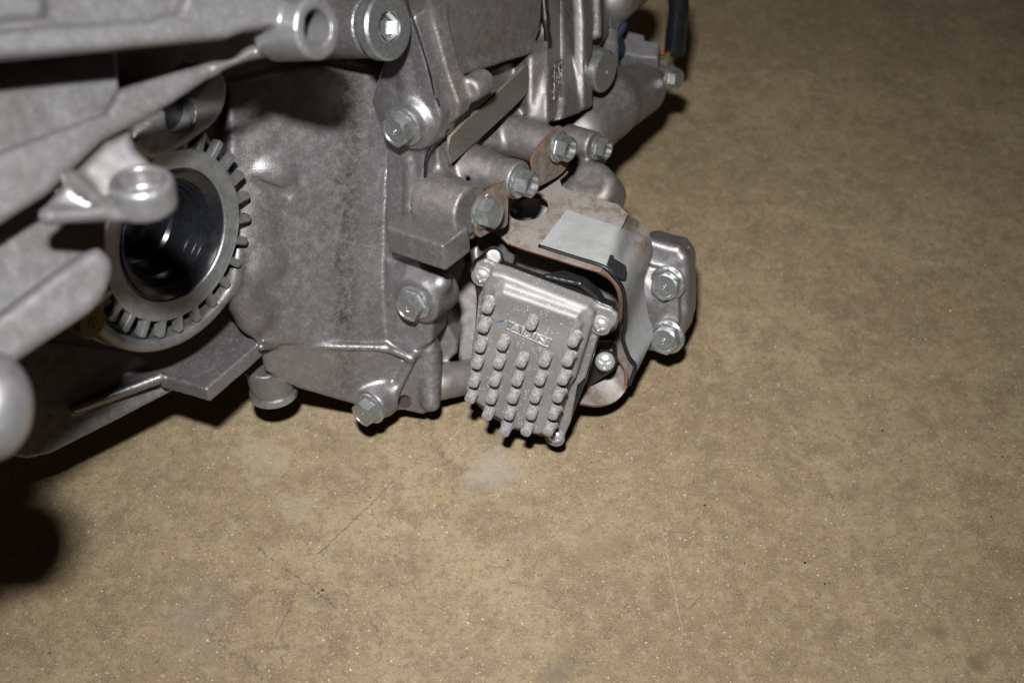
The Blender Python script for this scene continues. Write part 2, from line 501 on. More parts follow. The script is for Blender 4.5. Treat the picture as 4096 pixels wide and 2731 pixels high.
def floor_mat():
    m, nt, b = mat('stained_concrete'); g = N(nt); g.dim = '2D'
    def L(px, py):
        r = RC @ vec((px - CX) / F, (CY - py) / F, -1.0); return CAMLOC + r * (-CAM_H / r[2])
    big = g.noise(5, 4, 0.6); med = g.noise(34, 4, 0.7); sm = g.noise(90, 4, 0.7); fi = g.noise(420, 3, 0.7)
    col = g.mix(g.ramp(big, 0.36, 0.62), (0.220, 0.161, 0.088), (0.282, 0.214, 0.127))
    col = g.mix(g.ramp(med, 0.46, 0.68, 0, 0.8), col, (0.155, 0.113, 0.066))
    col = g.mix(g.ramp(g.noise(11, 3, 0.65), 0.48, 0.66, 0, 0.6), col, (0.178, 0.130, 0.080))
    col = g.mix(g.ramp(sm, 0.48, 0.70, 0, 0.6), col, (0.305, 0.250, 0.165))
    col = g.mix(g.ramp(g.noise(170, 2, 0.7), 0.52, 0.68, 0, 0.55), col, (0.142, 0.106, 0.064))
    col = g.mix(g.ramp(fi, 0.54, 0.70, 0, 0.55), col, (0.125, 0.097, 0.061))
    col = g.mix(g.ramp(g.noise(900, 1, 0.7), 0.52, 0.70, 0, 0.5), col, (0.335, 0.28, 0.195))
    # sand grains showing at the surface
    dist = g.voro(330); ca = dist.node.outputs['Color']
    pick = g.new('ShaderNodeSeparateColor'); g.to(ca, pick.inputs[0])
    lg = g.math('MULTIPLY', g.ramp(pick.outputs[0], 0.985, 0.992), g.ramp(dist, 0.10, 0.30, 0.6, 0))
    dk = g.math('MULTIPLY', g.ramp(pick.outputs[1], 0.972, 0.985), g.ramp(dist, 0.12, 0.34, 0.8, 0))
    og = g.math('MULTIPLY', g.ramp(pick.outputs[2], 0.90, 0.905), g.ramp(dist, 0.15, 0.25, 1, 0))
    col = g.mix(g.math('MULTIPLY', og, 0.7), col, (0.45, 0.31, 0.16))
    col = g.mix(g.math('MULTIPLY', dk, 0.75), col, (0.06, 0.058, 0.055))
    col = g.mix(lg, col, (0.62, 0.57, 0.47))
    # hairline crazing, only in patches
    wob = g.new('ShaderNodeTexNoise'); wob.noise_dimensions = '2D'; wob.inputs['Scale'].default_value = 45; wob.inputs['Detail'].default_value = 2
    g.to(g.tc.outputs['Object'], wob.inputs['Vector'])
    wm = g.new('ShaderNodeVectorMath'); wm.operation = 'MULTIPLY_ADD'
    g.to(wob.outputs['Color'], wm.inputs[0]); wm.inputs[1].default_value = (0.035, 0.035, 0); g.to(g.tc.outputs['Object'], wm.inputs[2])
    ed = g.voro(15, 'DISTANCE_TO_EDGE', wm.outputs[0])
    cr = g.math('MULTIPLY', g.ramp(ed, 0.004, 0.016, 1, 0), g.ramp(g.noise(7, 1), 0.58, 0.66))
    cr = g.math('MULTIPLY', cr, g.ramp(g.noise(60, 1), 0.42, 0.55))
    col = g.mix(g.math('MULTIPLY', cr, 0.5), col, (0.085, 0.075, 0.062))
    # stains and scuffs of their own shape
    geo = g.new('ShaderNodeNewGeometry')
    nz = g.noise(40, 2)
    def spot(px, py, r, c, amt, soft=0.35, ring=None):
        nonlocal col
        q = L(px, py)
        d = g.new('ShaderNodeVectorMath'); d.operation = 'DISTANCE'
        g.to(geo.outputs['Position'], d.inputs[0]); d.inputs[1].default_value = tuple(q)
        dd = g.math('ADD', d.outputs['Value'], g.ramp(nz, 0.3, 0.7, -0.4 * r, 0.4 * r))
        f = g.ramp(dd, r * (1 - soft), r, amt, 0)
        col = g.mix(f, col, c)
    spot(1050, 1830, 0.022, (0.34, 0.30, 0.215), 0.35, 0.3)
    spot(1190, 2035, 0.013, (0.34, 0.30, 0.215), 0.3, 0.4)
    spot(1980, 1890, 0.024, (0.31, 0.295, 0.27), 0.45, 0.95)
    spot(3755, 2530, 0.008, (0.13, 0.10, 0.055), 0.8, 0.7)
    spot(3910, 2665, 0.009, (0.13, 0.10, 0.055), 0.8, 0.7)
    spot(2380, 2180, 0.020, (0.20, 0.155, 0.085), 0.45, 0.7)
    spot(2230, 2690, 0.014, (0.11, 0.095, 0.075), 0.6, 0.8)
    spot(1290, 2390, 0.012, (0.09, 0.08, 0.07), 0.4, 0.9)
    spot(780, 2470, 0.030, (0.21, 0.165, 0.145), 0.4, 0.9)
    def scratch(a, bq, w, c, amt, rag=0.002, frag=0.5):
        nonlocal col
        p, q = L(*a), L(*bq); dv = q - p; ln = np.linalg.norm(dv); t = dv / ln; s_ = vec(-t[1], t[0], 0)
        sub = g.new('ShaderNodeVectorMath'); sub.operation = 'SUBTRACT'
        g.to(geo.outputs['Position'], sub.inputs[0]); sub.inputs[1].default_value = tuple(p)
        dt = g.new('ShaderNodeVectorMath'); dt.operation = 'DOT_PRODUCT'; g.to(sub.outputs[0], dt.inputs[0]); dt.inputs[1].default_value = tuple(t)
        ds = g.new('ShaderNodeVectorMath'); ds.operation = 'DOT_PRODUCT'; g.to(sub.outputs[0], ds.inputs[0]); ds.inputs[1].default_value = tuple(s_)
        off = g.math('ADD', ds.outputs['Value'], g.ramp(sm, 0.2, 0.8, -rag, rag))
        f = g.ramp(g.math('ABSOLUTE', off), w * 0.4, w, 1, 0)
        al = g.math('MULTIPLY', g.ramp(dt.outputs['Value'], 0, ln * 0.1), g.ramp(dt.outputs['Value'], ln * 0.9, ln, 1, 0))
        f = g.math('MULTIPLY', g.math('MULTIPLY', f, al), g.ramp(fi, frag - 0.08, frag + 0.05, 0, amt))
        col = g.mix(f, col, c)
    dkc = (0.075, 0.068, 0.06); ltc = (0.55, 0.53, 0.48)
    scratch((1000, 2165), (1370, 2450), 0.0010, dkc, 0.7, 0.002, 0.50)
    scratch((800, 2490), (1070, 2720), 0.0028, (0.10, 0.09, 0.075), 0.7, 0.003, 0.50)
    scratch((1620, 1880), (1240, 2250), 0.0006, dkc, 0.7, 0.0015, 0.42)
    scratch((1200, 2330), (1060, 2640), 0.0006, dkc, 0.6, 0.002, 0.45)
    scratch((1860, 2290), (2060, 2260), 0.0006, dkc, 0.5, 0.006, 0.45)
    scratch((2640, 2070), (2735, 2560), 0.0004, (0.42, 0.39, 0.33), 0.6, 0.002, 0.45)
    scratch((2060, 2400), (2240, 2450), 0.0006, (0.30, 0.29, 0.28), 0.6, 0.002, 0.4)
    scratch((2750, 2440), (2820, 2370), 0.0005, dkc, 0.8, 0.001, 0.4)
    scratch((3090, 2430), (3200, 2465), 0.0006, dkc, 0.7, 0.003, 0.42)
    g.to(col, b.inputs['Base Color'])
    g.to(g.ramp(sm, 0.3, 0.7, 0.62, 0.85), b.inputs['Roughness'])
    b.inputs['Specular IOR Level'].default_value = 0.35
    g.to(g.bump(g.noise(800, 1, 0.7), 0.35, 0.0008), b.inputs['Normal'])
    return m
M['floor'] = floor_mat()

# ------------------------------------------------------------------ the floor
me = raw('concrete_floor', [(-6, -4, 0), (6, -4, 0), (6, 9, 0), (-6, 9, 0)], [(0, 1, 2, 3)], M['floor'], False)
fo = link('concrete_floor', me, None)
fo['kind'] = 'structure'; fo['label'] = 'brown stained concrete floor with fine cracks and scratches'

# ================================================================== castings

# ---- front case: the axle seat, the big side wall, the bolted flange and the shelf under it
c = Cast(0.0012, 0.00012)
c.add(slab(W1, [(905, 330), (1250, 250), (1560, 300), (1600, 620), (1590, 1000), (1560, 1388), (1045, 1383), (1000, 1330), (930, 1180)], 0.03, rd=0.004), 0.004)
# axle seat behind the toothed ring
c.add(cyl(OR - BX * .060, OR - BX * .030, .068, rd=.002), .006)
c.add(cyl(OR - BX * .034, OR - BX * .0150, .0635, .0620, rd=.002), .004)
ER = np.cross(BX, CX_)
c.add(half_torus(OR - BX * .0050, BX, .0655, .0042, nrm(-CX_ * .95 + ER * .30), .010), .003)
c.add(half_torus(OR - BX * .0200, BX, .0655, .0060, nrm(-CX_ * .95 + ER * .30), .010), .004)
c.add(half_torus(OR - BX * .0110, BX, .0655, .0048, nrm(-CX_ * .95 + ER * .30), .010), .003)
c.sub(cyl(OR - BX * .024, OR + BX * .02, .0580, rd=.0005), .001)
c.sub(cyl(OR - BX * .0085, OR + BX * .02, .0612, rd=.0005), .001)
c.sub(cyl(OR - BX * .070, OR + BX * .02, .0405, rd=.0005), .001)
# swelling of the wall towards the seat, and the soft bumps
c.add(cap(P(990, 600, .866), P(1000, 1050, .880), .012), .012)
c.add(ell(W1.at(1105, 690), (W1.basis()[0], W1.basis()[1], W1.n), (.012, .008, .004)), .005)
c.sub(ell(W1.at(1090, 755, .001), (nrm((.9, -.4, 0)), nrm((.4, .9, 0)), W1.n), (.010, .002, .0015)), .003)
c.add(ell(W1.at(1075, 1050), (W1.basis()[0], W1.basis()[1], W1.n), (.009, .009, .003)), .005)
c.add(cap(P(960, 1170, .872), P(1010, 1260, .885), .010), .010)
# flange column right of the wall
FA = PA(-.148)
fl_poly = [(1575, 120), (1655, 60), (1740, 390), (1760, 470), (1735, 560), (1700, 600), (1695, 860), (1705, 1000), (1720, 1080), (1700, 1280), (1660, 1330), (1560, 1260), (1540, 1000), (1560, 640), (1480, 400)]
c.add(slab(FA, fl_poly, .016, rd=.0025), .004)
CO = plane3((1560, 700, .888), (1700, 700, .872), (1600, 1300, .925))
c.add(slab(CO, [(1540, 620), (1640, 560), (1700, 600), (1694, 860), (1690, 1000), (1690, 1150), (1600, 1200), (1590, 1400), (1540, 1386)], .03, rd=.003), .004)
c.add(cap(CO.at(1640, 640), CO.at(1640, 860), .0035), .004)
LO = plane3((1560, 1200, .920), (1700, 1150, .908), (1620, 1380, .932))
c.add(slab(LO, [(1540, 1050), (1700, 1000), (1732, 1100), (1738, 1280), (1728, 1372), (1645, 1430), (1545, 1390)], .03, rd=.004), .004)
# bolt ears
b1 = FA.at(1650, 488); b2 = P(1682, 1192, .908)
c.add(cyl(b1 - AX * .02, b1 + AX * .006, .0185, .0165, rd=.003), .006)
c.add(cap(b1 - AX * .010 - BX * .010 + CX_ * .002, b1 - AX * .014 + CX_ * .004, .017), .005)
c.add(cap(b1 - AX * .006 + CX_ * .010, FA.at(1600, 215) - AX * .004, .0085, .005), .004)
c.add(cyl(b2 - AX * .02, b2 + AX * .005, .0175, .0165, rd=.003), .006)
c.add(cap(b2 - AX * .006 + CX_ * .012 - BX * .004, b2 - AX * .006 + CX_ * .012 + BX * .012, .008), .005)
# vertical ridge beside the wall
c.add(cap(P(1588, 650, .893), P(1592, 880, .905), .0028), .002)
# square lug
lc = PA(-.115)
lb = lc.at(1690, 990)
c.add(box(lb - AX * .013 - BX * .006 - CX_ * .003, (AX, BX, CX_), (.013, .0225, .0092), rd=.0018), .0025)
# lip and the underside of the case
UN = plane3((1200, 1400, .908), (1600, 1420, .932), (1400, 1560, .938))
c.add(slab(UN, [(1040, 1390), (1550, 1398), (1640, 1440), (1740, 1370), (1752, 1600), (1720, 1655), (1690, 1665), (1620, 1648), (1560, 1650), (1500, 1650), (1420, 1625), (1345, 1604), (1190, 1560), (1060, 1490)], .035, rd=.004), .003)
for a, b in (((1045, 1386, .885), (1110, 1378, .905)), ((1110, 1378, .905), (1545, 1390, .925)), ((1545, 1390, .925), (1645, 1432, .930)), ((1645, 1432, .930), (1725, 1375, .945))):
    c.add(cap(P(*a), P(*b), .0026), .0025)
c.add(cap(P(1722, 1400, .945), P(1725, 1610, .955), .006), .010)
c.add(cap(P(1640, 1450, .935), P(1545, 1640, .950), .003), .004)
# boss for the bottom bolt
bb = P(1480, 1630, .939)
c.add(cyl(bb - AX * .016, bb - AX * .001, .0122, .0112, rd=.002), .006)
c.sub(cyl(P(1618, 1606, .93), P(1618, 1606, .99), .0042, rd=.0003), .001)
# drain boss
dn = -CX_
dq = P(1095, 1556, .945)
c.add(cyl(dq + CX_ * .022, dq, .0165, .0150, rd=.001), .005)
# shelf
SH = Plane(P(826, 1553, .864), nrm((-.10, .78, .60)))
c.add(slab(SH, [(870, 1240), (1030, 1352), (1040, 1372), (826, 1556), (630, 1500), (560, 1390)], .0105, rd=.0012), .002)
c.add(slab(SH, [(560, 1380), (640, 1500), (632, 1515), (295, 1638), (210, 1560), (150, 1400), (400, 1240)], .005, rd=.0012), .003)
c.add(cap(SH.at(640, 1507), SH.at(300, 1636), .0026), .003)
# bell flange plate at the lower left
PL = plane3((650, 1560, .895), (200, 1815, .862), (100, 1600, .850))
c.add(slab(PL, [(-150, 1500), (150, 1350), (520, 1400), (720, 1500), (690, 1565), (450, 1690), (200, 1815), (110, 1835), (30, 1822), (-150, 1740)], .010, rd=.0015), .003)
# wall that closes the bell towards the top, behind the lugs
c.add(slab(plane3((900, 330, .835), (1450, 250, .87), (600, 100, .80)), [(200, -150), (1560, -150), (1560, 330), (1250, 420), (900, 500), (560, 500), (300, 800)], .015), .006)
# seat for the big plug near the top
pq = P(1478, 105, .812)
c.add(cyl(pq - BL * .045, pq + BL * .004, .0190, .0180, rd=.001), .004)
cast_obj('front_case', c, M['front'])
place('rusty_insert', lathe('rusty_insert', [(.0046, -.003), (.0046, 0), (.0001, 0)], M['plugrust'], 24), P(1619, 1606, .960), (0, 0, 1))

# ---- toothed ring and shaft seal in the axle seat
ringf = (OR, BX)
prof = [(.0388, -.006), (.0388, -.0006), (.0394, 0), (.0480, 0), (.0492, .0006), (.0500, .0002), (.0504, -.0012), (.0504, -.006), (.0388, -.006)]
ring = place('toothed_ring', lathe('toothed_ring', prof, M['ringsteel'], 96), OR, BX, CX_)
ring['label'] = 'pale grey steel ring with short square teeth around the axle seal'
def boxmesh(name, sx, sy, sz, m, bev=0.0004):
    bm = bmesh.new(); bmesh.ops.create_cube(bm, size=1.0)
    for v in bm.verts: v.co = Vector((v.co.x * sx, v.co.y * sy, v.co.z * sz))
    bmesh.ops.bevel(bm, geom=bm.edges[:], offset=bev, segments=2, affect='EDGES')
    me = bpy.data.meshes.new(name); bm.to_mesh(me); bm.free(); me.materials.append(m); me.shade_smooth()
    me.set_sharp_from_angle(angle=math.radians(50))
    return me
tooth = boxmesh('tooth', .0116, .0046, .0062, M['ringsteel'], .0008)
lump = boxmesh('cast_step', .0080, .0075, .0030, M['cast'], .0012)
NT = 26
for i in range(NT):
    a = 2 * math.pi * i / NT + 0.06
    o = link('tooth', tooth, ring)
    o.matrix_basis = Matrix.Rotation(a, 4, 'Z') @ Matrix.Translation((.0545, 0, -.0030))
    o = link('cast_step', lump, ring)
    o.matrix_basis = Matrix.Rotation(a + math.pi / NT, 4, 'Z') @ Matrix.Translation((.0545, 0, -.0215))
sprof = [(.0387, -.0030), (.0384, -.0012), (.0376, -.0008), (.0368, -.0016), (.0330, -.0050), (.0318, -.0052), (.0310, -.0080), (.0302, -.0078),
         (.0292, -.0105), (.0282, -.0100), (.0268, -.0150), (.0258, -.0146), (.0250, -.0200), (.0262, -.0240), (.0262, -.0300), (.0245, -.0320), (.0245, -.0480), (.0200, -.0500), (.0002, -.0510)]
seal = place('shaft_seal', lathe('shaft_seal', sprof, M['rubber'], 96), OR, BX, CX_)
seal['label'] = 'black oily rubber lip seal inside the toothed ring'

# ---- gear case behind the seam
c = Cast(0.0012)
GA = PA(-.158)
# flange band that follows the seam
c.add(slab(GA, [(1600, -80), (1700, -40), (1790, 290), (1835, 420), (1830, 470), (1775, 520), (1745, 580), (1760, 700), (1740, 860), (1690, 850), (1690, 590), (1640, 300)], .013, rd=.002), .003)
c.add(cyl(GA.at(1822, 395) - AX * .03, GA.at(1822, 395) - AX * .012, .0080, rd=.003), .004)
# upper face and rib
TP = plane3((1800, 100, .835), (2150, 100, .925), (1830, 270, .862))
c.add(slab(TP, [(1690, -100), (2180, -100), (2165, 120), (2140, 178), (1985, 235), (1800, 288), (1770, 200)], .02, rd=.003), .003)
c.add(cap(P(1815, 290, .862), P(2140, 188, .938), .0035), .004)
# side face that carries the plate
SP = plane3((1800, 600, .900), (2090, 330, .962), (1900, 800, .93))
c.add(slab(SP, [(1780, 330), (1850, 330), (2140, 190), (2220, 200), (2230, 480), (2170, 520), (2330, 560), (2330, 700), (2100, 830), (1740, 900), (1720, 620)], .03, rd=.003), .004)
# raised column and strap right of the plate
c.add(slab(plane3((2140, 210, .935), (2150, 450, .945), (2200, 300, .945)), [(2118, 190), (2200, 160), (2205, 480), (2130, 460), (2118, 420)], .02, rd=.003), .004)
c.add(slab(plane3((2200, 200, .95), (2230, 400, .957), (2290, 300, .985)), [(2180, -80), (2300, -80), (2290, 300), (2280, 430), (2190, 500), (2185, 180)], .015, rd=.002), .004)
# boss of the front shield bolt
q1 = P(1885, 842, .872)
c.add(cyl(q1 - BX * .034, q1, .0190, .0165, rd=.0015), .006)
c.add(cap(P(1745, 900, .905), P(1880, 930, .890), .0045), .005)
# boss of the middle bolt: a thick root and a thinner sleeve
q2 = P(2078, 722, .885)
c.add(cyl(q2 - BX * .050, q2 - BX * .016, .0160, .0118, rd=.002), .008)
c.add(cyl(q2 - BX * .030, q2, .0112, .0124, rd=.001), .001)
# pad and boss of the rear bolt
q3 = P(2222, 590, .930)
c.add(cyl(q3 - BX * .05, q3, .0135, .0125, rd=.0015), .006)
c.add(slab(plane3((2000, 540, .936), (2130, 440, .962), (2100, 600, .95)), [(1930, 570), (2060, 430), (2150, 430), (2210, 520), (2100, 620), (2040, 600)], .02, rd=.004), .004)
c.add(cap(P(2080, 560, .95), P(2190, 600, .94), .010), .006)
# rounded cover in brown behind the shield
c.add(slab(Plane(P(2370, 700, .975), CX_ * .8 + AX * .6), smoothpoly([(2285, 640), (2400, 640), (2455, 700), (2440, 770), (2390, 810), (2290, 790)], 4), .03, rd=.007), .006)
q4 = P(2378, 585, .985)
c.add(cyl(q4 - BX * .05, q4, .0105, rd=.0015), .005)
# lower body between front case and control unit
c.add(slab(plane3((1760, 1300, .965), (1850, 1300, .965), (1800, 1500, .985)), [(1690, 900), (1890, 960), (1830, 1150), (1790, 1290), (1835, 1370), (1830, 1420), (1785, 1450), (1790, 1540), (1760, 1600), (1690, 1600)], .03, rd=.003), .004)
c.add(cap(P(1760, 1530, .972), P(1900, 1500, .985), .012), .006)
c.add(slab(plane3((2000, 1100, .985), (2400, 1100, .985), (2200, 1400, 1.0)), [(1800, 900), (2300, 900), (2500, 1000), (2500, 1300), (2300, 1380), (2000, 1420), (1850, 1480), (1780, 1300)], .02, rd=.004), .004)
c.add(cyl(P(1930, 1010, .945), P(1985, 1010, .935), .018, rd=.002), .002)
c.add(cap(P(2200, 900, 1.0), P(2330, 1150, 1.0), .035), .01)
# a sump that carries the case on the floor
def floor_pt(px, py, z): 
    r = RC @ vec((px - CX) / F, (CY - py) / F, -1.0); t = (z - CAM_H) / r[2]; return r * t * 0 + vec((px - CX) / F, (CY - py) / F, -1.0) * t
upc = RC.T @ vec(0, 0, 1.0)
sp0 = floor_pt(2050, 1120, .002)
c.add(cyl(sp0, sp0 + upc * .09, .055, .07, rd=.006), .01)
# small core holes
c.sub(cyl(P(1872, 716, .85), P(1872, 716, .95), .0016, rd=.0002), .0005)
gear_case = cast_obj('gear_case', c, M['cast_brown'])

# ---- rear case at the far end
c = Cast(0.0016)
c.add(slab(plane3((2280, 100, .98), (2330, 300, .99), (2400, 100, 1.03)), [(2240, -80), (2440, -80), (2440, 140), (2400, 200), (2330, 450), (2250, 480), (2260, 300)], .02, rd=.003), .004)
c.add(slab(plane3((2300, 100, .970), (2330, 100, .968), (2310, 400, .980)), [(2285, -80), (2322, -80), (2335, 100), (2335, 430), (2300, 450), (2290, 200)], .02, rd=.002), .002)
c.add(slab(plane3((2350, 50, .985), (2400, 50, .985), (2370, 150, .990)), [(2345, -80), (2405, -80), (2408, 150), (2380, 165), (2345, 160)], .02, rd=.003), .003)
RG = plane3((2200, 200, .95), (2230, 400, .957), (2290, 300, .985))
for k in range(6):
    c.add(cap(RG.at(2218 + k * 10, 255 - k * 5, .001), RG.at(2216 + k * 10, 400 - k * 5, .001), .0009), .0006)
for k in range(11):
    c.add(cap(RG.at(2214, 262 + k * 14, .001), RG.at(2272, 228 + k * 14, .001), .0009), .0006)
rp = P(2402, 278, 1.005)
c.add(cyl(rp - BX * .06, rp, .0150, rd=.001), .004)
c.add(cap(P(2330, 520, 1.03), P(2420, 420, 1.05), .022), .01)
c.add(cap(P(2420, 420, 1.06), P(2560, 360, 1.10), .026, .020), .012)
c.add(cap(P(2400, 500, 1.06), P(2360, 620, 1.03), .012), .01)
c.add(cyl(P(2600, 310, 1.12), P(2670, 318, 1.105), .0105, .010, rd=.002), .006)
c.add(cap(P(2540, 330, 1.11), P(2610, 310, 1.12), .014, .010), .008)
c.add(cap(P(2450, 0, 1.06), P(2520, -60, 1.08), .018), .006)
c.add(slab(Plane(P(2250, 330, 1.03), (.3, .3, .9)), [(2150, -100), (2480, -100), (2480, 300), (2420, 480), (2300, 620), (2150, 560)], .05, rd=.004), .006)
cast_obj('rear_case', c, M['cast_brown'])

# ---- end cover with two bolts beside the shield
c = Cast(0.0010)
EA = Plane(P(2660, 1240, .975), AX * .8 + vec(.1, .05, .5))
c.add(slab(EA, [(2540, 1000), (2575, 960), (2600, 958), (2715, 990), (2745, 1030), (2752, 1060), (2752, 1270), (2735, 1335), (2700, 1392), (2640, 1405), (2560, 1395)], .030, -.002, rd=.005), .003)
c.add(slab(EA, [(2560, 1075), (2600, 1062), (2690, 1085), (2715, 1110), (2720, 1280), (2700, 1365), (2670, 1402), (2560, 1398)], .02, .002, rd=.0015), .0012)
c.add(cap(EA.at(2590, 985, -.022), EA.at(2720, 1010, -.022), .006), .006)
c.sub(cyl(P(2750, 992, .9), P(2750, 992, 1.0), .0010, rd=.0002), .0004)
c.add(cap(P(2600, 1150, .995), P(2480, 1100, 1.01), .025), .01)
cast_obj('end_cover', c, M['cast'])

# ---- bell housing rim in the foreground
c = Cast(0.0016, 0.0001)
BN = vec(.62, .10, .78)
R1 = Plane(P(550, 130, .62), BN)
c.add(slab(R1, [(-200, 130), (200, 100), (600, 76), (720, 45), (760, -60), (800, -700), (1130, -700), (1140, 50), (1110, 98), (1000, 114), (930, 142), (880, 146), (480, 186), (-200, 245)], .012, rd=.003), .003)  # this and the next panel stretched up, unseen, to block flash spill
c.add(slab(R1, [(-200, -700), (900, -700), (770, 60), (600, 100), (-200, 150)], .018, -.007, rd=.002), .003)
c.add(slab(R1, [(-200, -150), (170, -150), (195, 50), (-200, 90)], .012, -.003, rd=.002), .004)
l1 = P(1275, 112, .672)
c.add(cyl(l1 - BL * .030, l1, .0158, .0150, rd=.0012), .003)
c.add(cap(P(1090, 40, .690), P(1190, 60, .697), .011), .005)
c.sub(cyl(l1 - BL * .05, l1 + BL * .01, .0086, rd=.0003), .0008)
# panel under the upper rail
R2 = Plane(P(250, 400, .655), BN)
c.add(slab(R2, [(-200, 150), (468, 130), (478, 300), (490, 450), (300, 540), (-200, 700)], .012, rd=.002), .003)
# diagonal rail
R3 = Plane(P(450, 450, .638), BN)
c.add(slab(R3, [(-200, 660), (0, 600), (240, 512), (430, 445), (490, 348), (700, 285), (860, 240), (905, 248), (880, 285), (700, 405), (540, 498), (420, 560), (300, 676), (200, 772), (0, 900), (-200, 1010)], .012, rd=.003), .003)
c.add(slab(Plane(P(1100, 180, .692), BN), [(860, 262), (955, 222), (1000, 182), (1100, 138), (1200, 90), (1215, 195), (1150, 206), (1010, 232), (930, 262), (870, 285)], .010, rd=.003), .004)
# bracket and eye lug
l2 = P(562, 715, .600)
CL = nrm((.02, .80, .60))
c.add(slab(Plane(P(450, 700, .615), (.35, .25, .90)), [(170, 830), (300, 680), (420, 560), (520, 515), (545, 590), (600, 640), (650, 700), (470, 870), (180, 880)], .008, rd=.003), .004)
c.add(cap(P(185, 868, .603), P(450, 848, .600), .0032), .003)
c.add(cap(P(270, 700, .61), P(470, 860, .60), .003), .003)
c.add(cyl(l2 - CL * .0145, l2, .0140, .0137, rd=.0022), .003)
c.sub(cyl(l2 - CL * .010, l2 + CL * .02, .0100, rd=.0005), .001)
# lower panel, lower bar, rounded end nearest the lens
R5 = Plane(P(200, 1050, .650), BN)
c.add(slab(R5, [(-200, 800), (250, 760), (430, 860), (436, 1000), (430, 1100), (-200, 1500)], .012, rd=.003), .004)
R6 = Plane(P(250, 1180, .612), BN)
c.add(slab(R6, smoothpoly([(-200, 1395), (0, 1255), (350, 1004), (430, 1008), (458, 1065), (436, 1160), (370, 1245), (200, 1358), (60, 1452), (-200, 1600)], 3), .014, rd=.004), .003)
c.add(ell(P(-40, 1625, .560), ((1, 0, 0), (0, 1, 0), (0, 0, 1)), (.0165, .022, .016)), .004)
c.add(cap(P(-60, 1640, .575), P(-300, 1750, .56), .014), .004)
# the bell wall behind the rails, out of the picture to the left
BWP = Plane(P(0, 600, .745), BN)
c.add(slab(BWP, [(-900, -700), (150, -700), (170, 700), (150, 1250), (-300, 1600), (-900, 1750)], .10, rd=.006), .004)
for y, d in ((-40, .555), (650, .565), (1450, .565), (1760, .560)):
    c.add(cap(P(-330, y, d), P(-330, min(y, 1450), .78), .020), .010)
cast_obj('bell_housing', c, M['cast_bright'])

# ---- shaded sleeve between the bell and the seal
c = Cast(0.0014)
TS = Plane(P(720, 470, .770), BX)
c.add(slab(TS, smoothpoly([(530, 560), (600, 480), (760, 380), (870, 285), (915, 320), (915, 400), (880, 480), (800, 550), (650, 640), (580, 630)], 3), .030, rd=.004), .003)
c.sub(cyl(TS.at(725, 465) - BX * .05, TS.at(725, 465) + BX * .02, .0105, rd=.0004), .001)
slv = cast_obj('selector_sleeve', c, M['cast'])
place('bore_shade_disc', lathe('bore_shade_disc', [(.0107, -.004), (.0107, 0), (.0001, 0)], M['gasket'], 32), TS.at(725, 465) - BX * .010, BX)  # black disc added inside the hole, its colour stands for the shade there

# ------------------------------------------------------------------ bolts
def bolt_mesh(name, af, h, fr, fh=.0022, dish=.0012, dome=0.0, n=48, deep=False):
    """flanged hexagon head: z=0 is the seating face"""
    V, Q = [], []
    def hexr(a): 
        a = (a + math.pi / 6) % (math.pi / 3) - math.pi / 6
        return af / 2 / math.cos(a)
    rows = []
    rows.append([(fr * .98, 0)] * n); rows.append([(fr, fh * .3)] * n); rows.append([(fr * .985, fh * .75)] * n); rows.append([(fr * .93, fh)] * n)
    hx = [hexr(2 * math.pi * i / n) for i in range(n)]
    lo = min(hx); hi = max(hx)
    def chamf(r): return h - (r - lo * .97) * 0.55
    rows.append([(min(r * 1.06, fr * .93), fh + .0004) for r in hx])
    rows.append([(r, fh + .0011) for r in hx])
    rows.append([(r, chamf(r)) for r in hx])
    rows.append([(lo * .95, h)] * n)
    rows.append([(lo * (.84 if not deep else .80), h - .0001)] * n)
    rows.append([(lo * (.78 if not deep else .68), h - dish)] * n)
    rows.append([(lo * .4, h - dish * (1.0 if not deep else 1.3))] * n)
    rows.append([(.00001, h - dish * (1.0 if not deep else 1.35))] * n)
    for j, row in enumerate(rows):
        for i, (r, z) in enumerate(row):
            a = 2 * math.pi * i / n
            V.append((r * math.cos(a), r * math.sin(a), z))
    for j in range(len(rows) - 1):
        for i in range(n):
            k = (i + 1) % n
            Q.append((j * n + i, j * n + k, (j + 1) * n + k, (j + 1) * n + i))
    me = raw(name, V, Q, M['zinc']); me.set_sharp_from_angle(angle=math.radians(28))
    return me
BM = {'a': bolt_mesh('bolt', .0166, .0102, .0118, dish=.0007),
      'b': bolt_mesh('bolt', .0146, .0108, .0105, dish=.0040, deep=True),
      'c': bolt_mesh('bolt', .0150, .0098, .0108, dish=.0005)}
def bolt(kind, px, py, d, axis, label=None, mark=None, h=None, sc=1.0, spin=0.0, pt=None):
    h = {'a': .0102, 'b': .0108, 'c': .0098}[kind] * sc if h is None else h
    p = P(px, py, d) if pt is None else pt
    x = nrm(np.cross(axis, (0.3, 1, 0.2)))
    y = np.cross(axis, x); x = x * math.cos(spin) + y * math.sin(spin)
    o = place('bolt', BM[kind], p - nrm(axis) * h, axis, x, sc=sc)
    if label: o['label'] = label
    if mark:
        t = link('head_mark', textmesh('head_mark', mark, .0058, M['zinc'], .0003), o)
        t.matrix_basis = Matrix.Translation((0, 0, (h / sc) - .0006)) @ Matrix.Rotation(-0.4, 4, 'Z')
    return o
DA = AX
bolt('a', 0, 0, 0, DA, 'upper flange bolt of the front case', '8', spin=.2, sc=1.08, pt=b1 + AX * (.0058 + .0110) - BX * .001)
bolt('a', 0, 0, 0, DA, 'lower flange bolt of the front case', '7', spin=.6, sc=1.0, pt=b2 + AX * (.0048 + .0102))
bolt('a', 1446, 1662, .930, DA, 'bolt under the front case, close to the floor', '7', spin=.3, sc=.95)
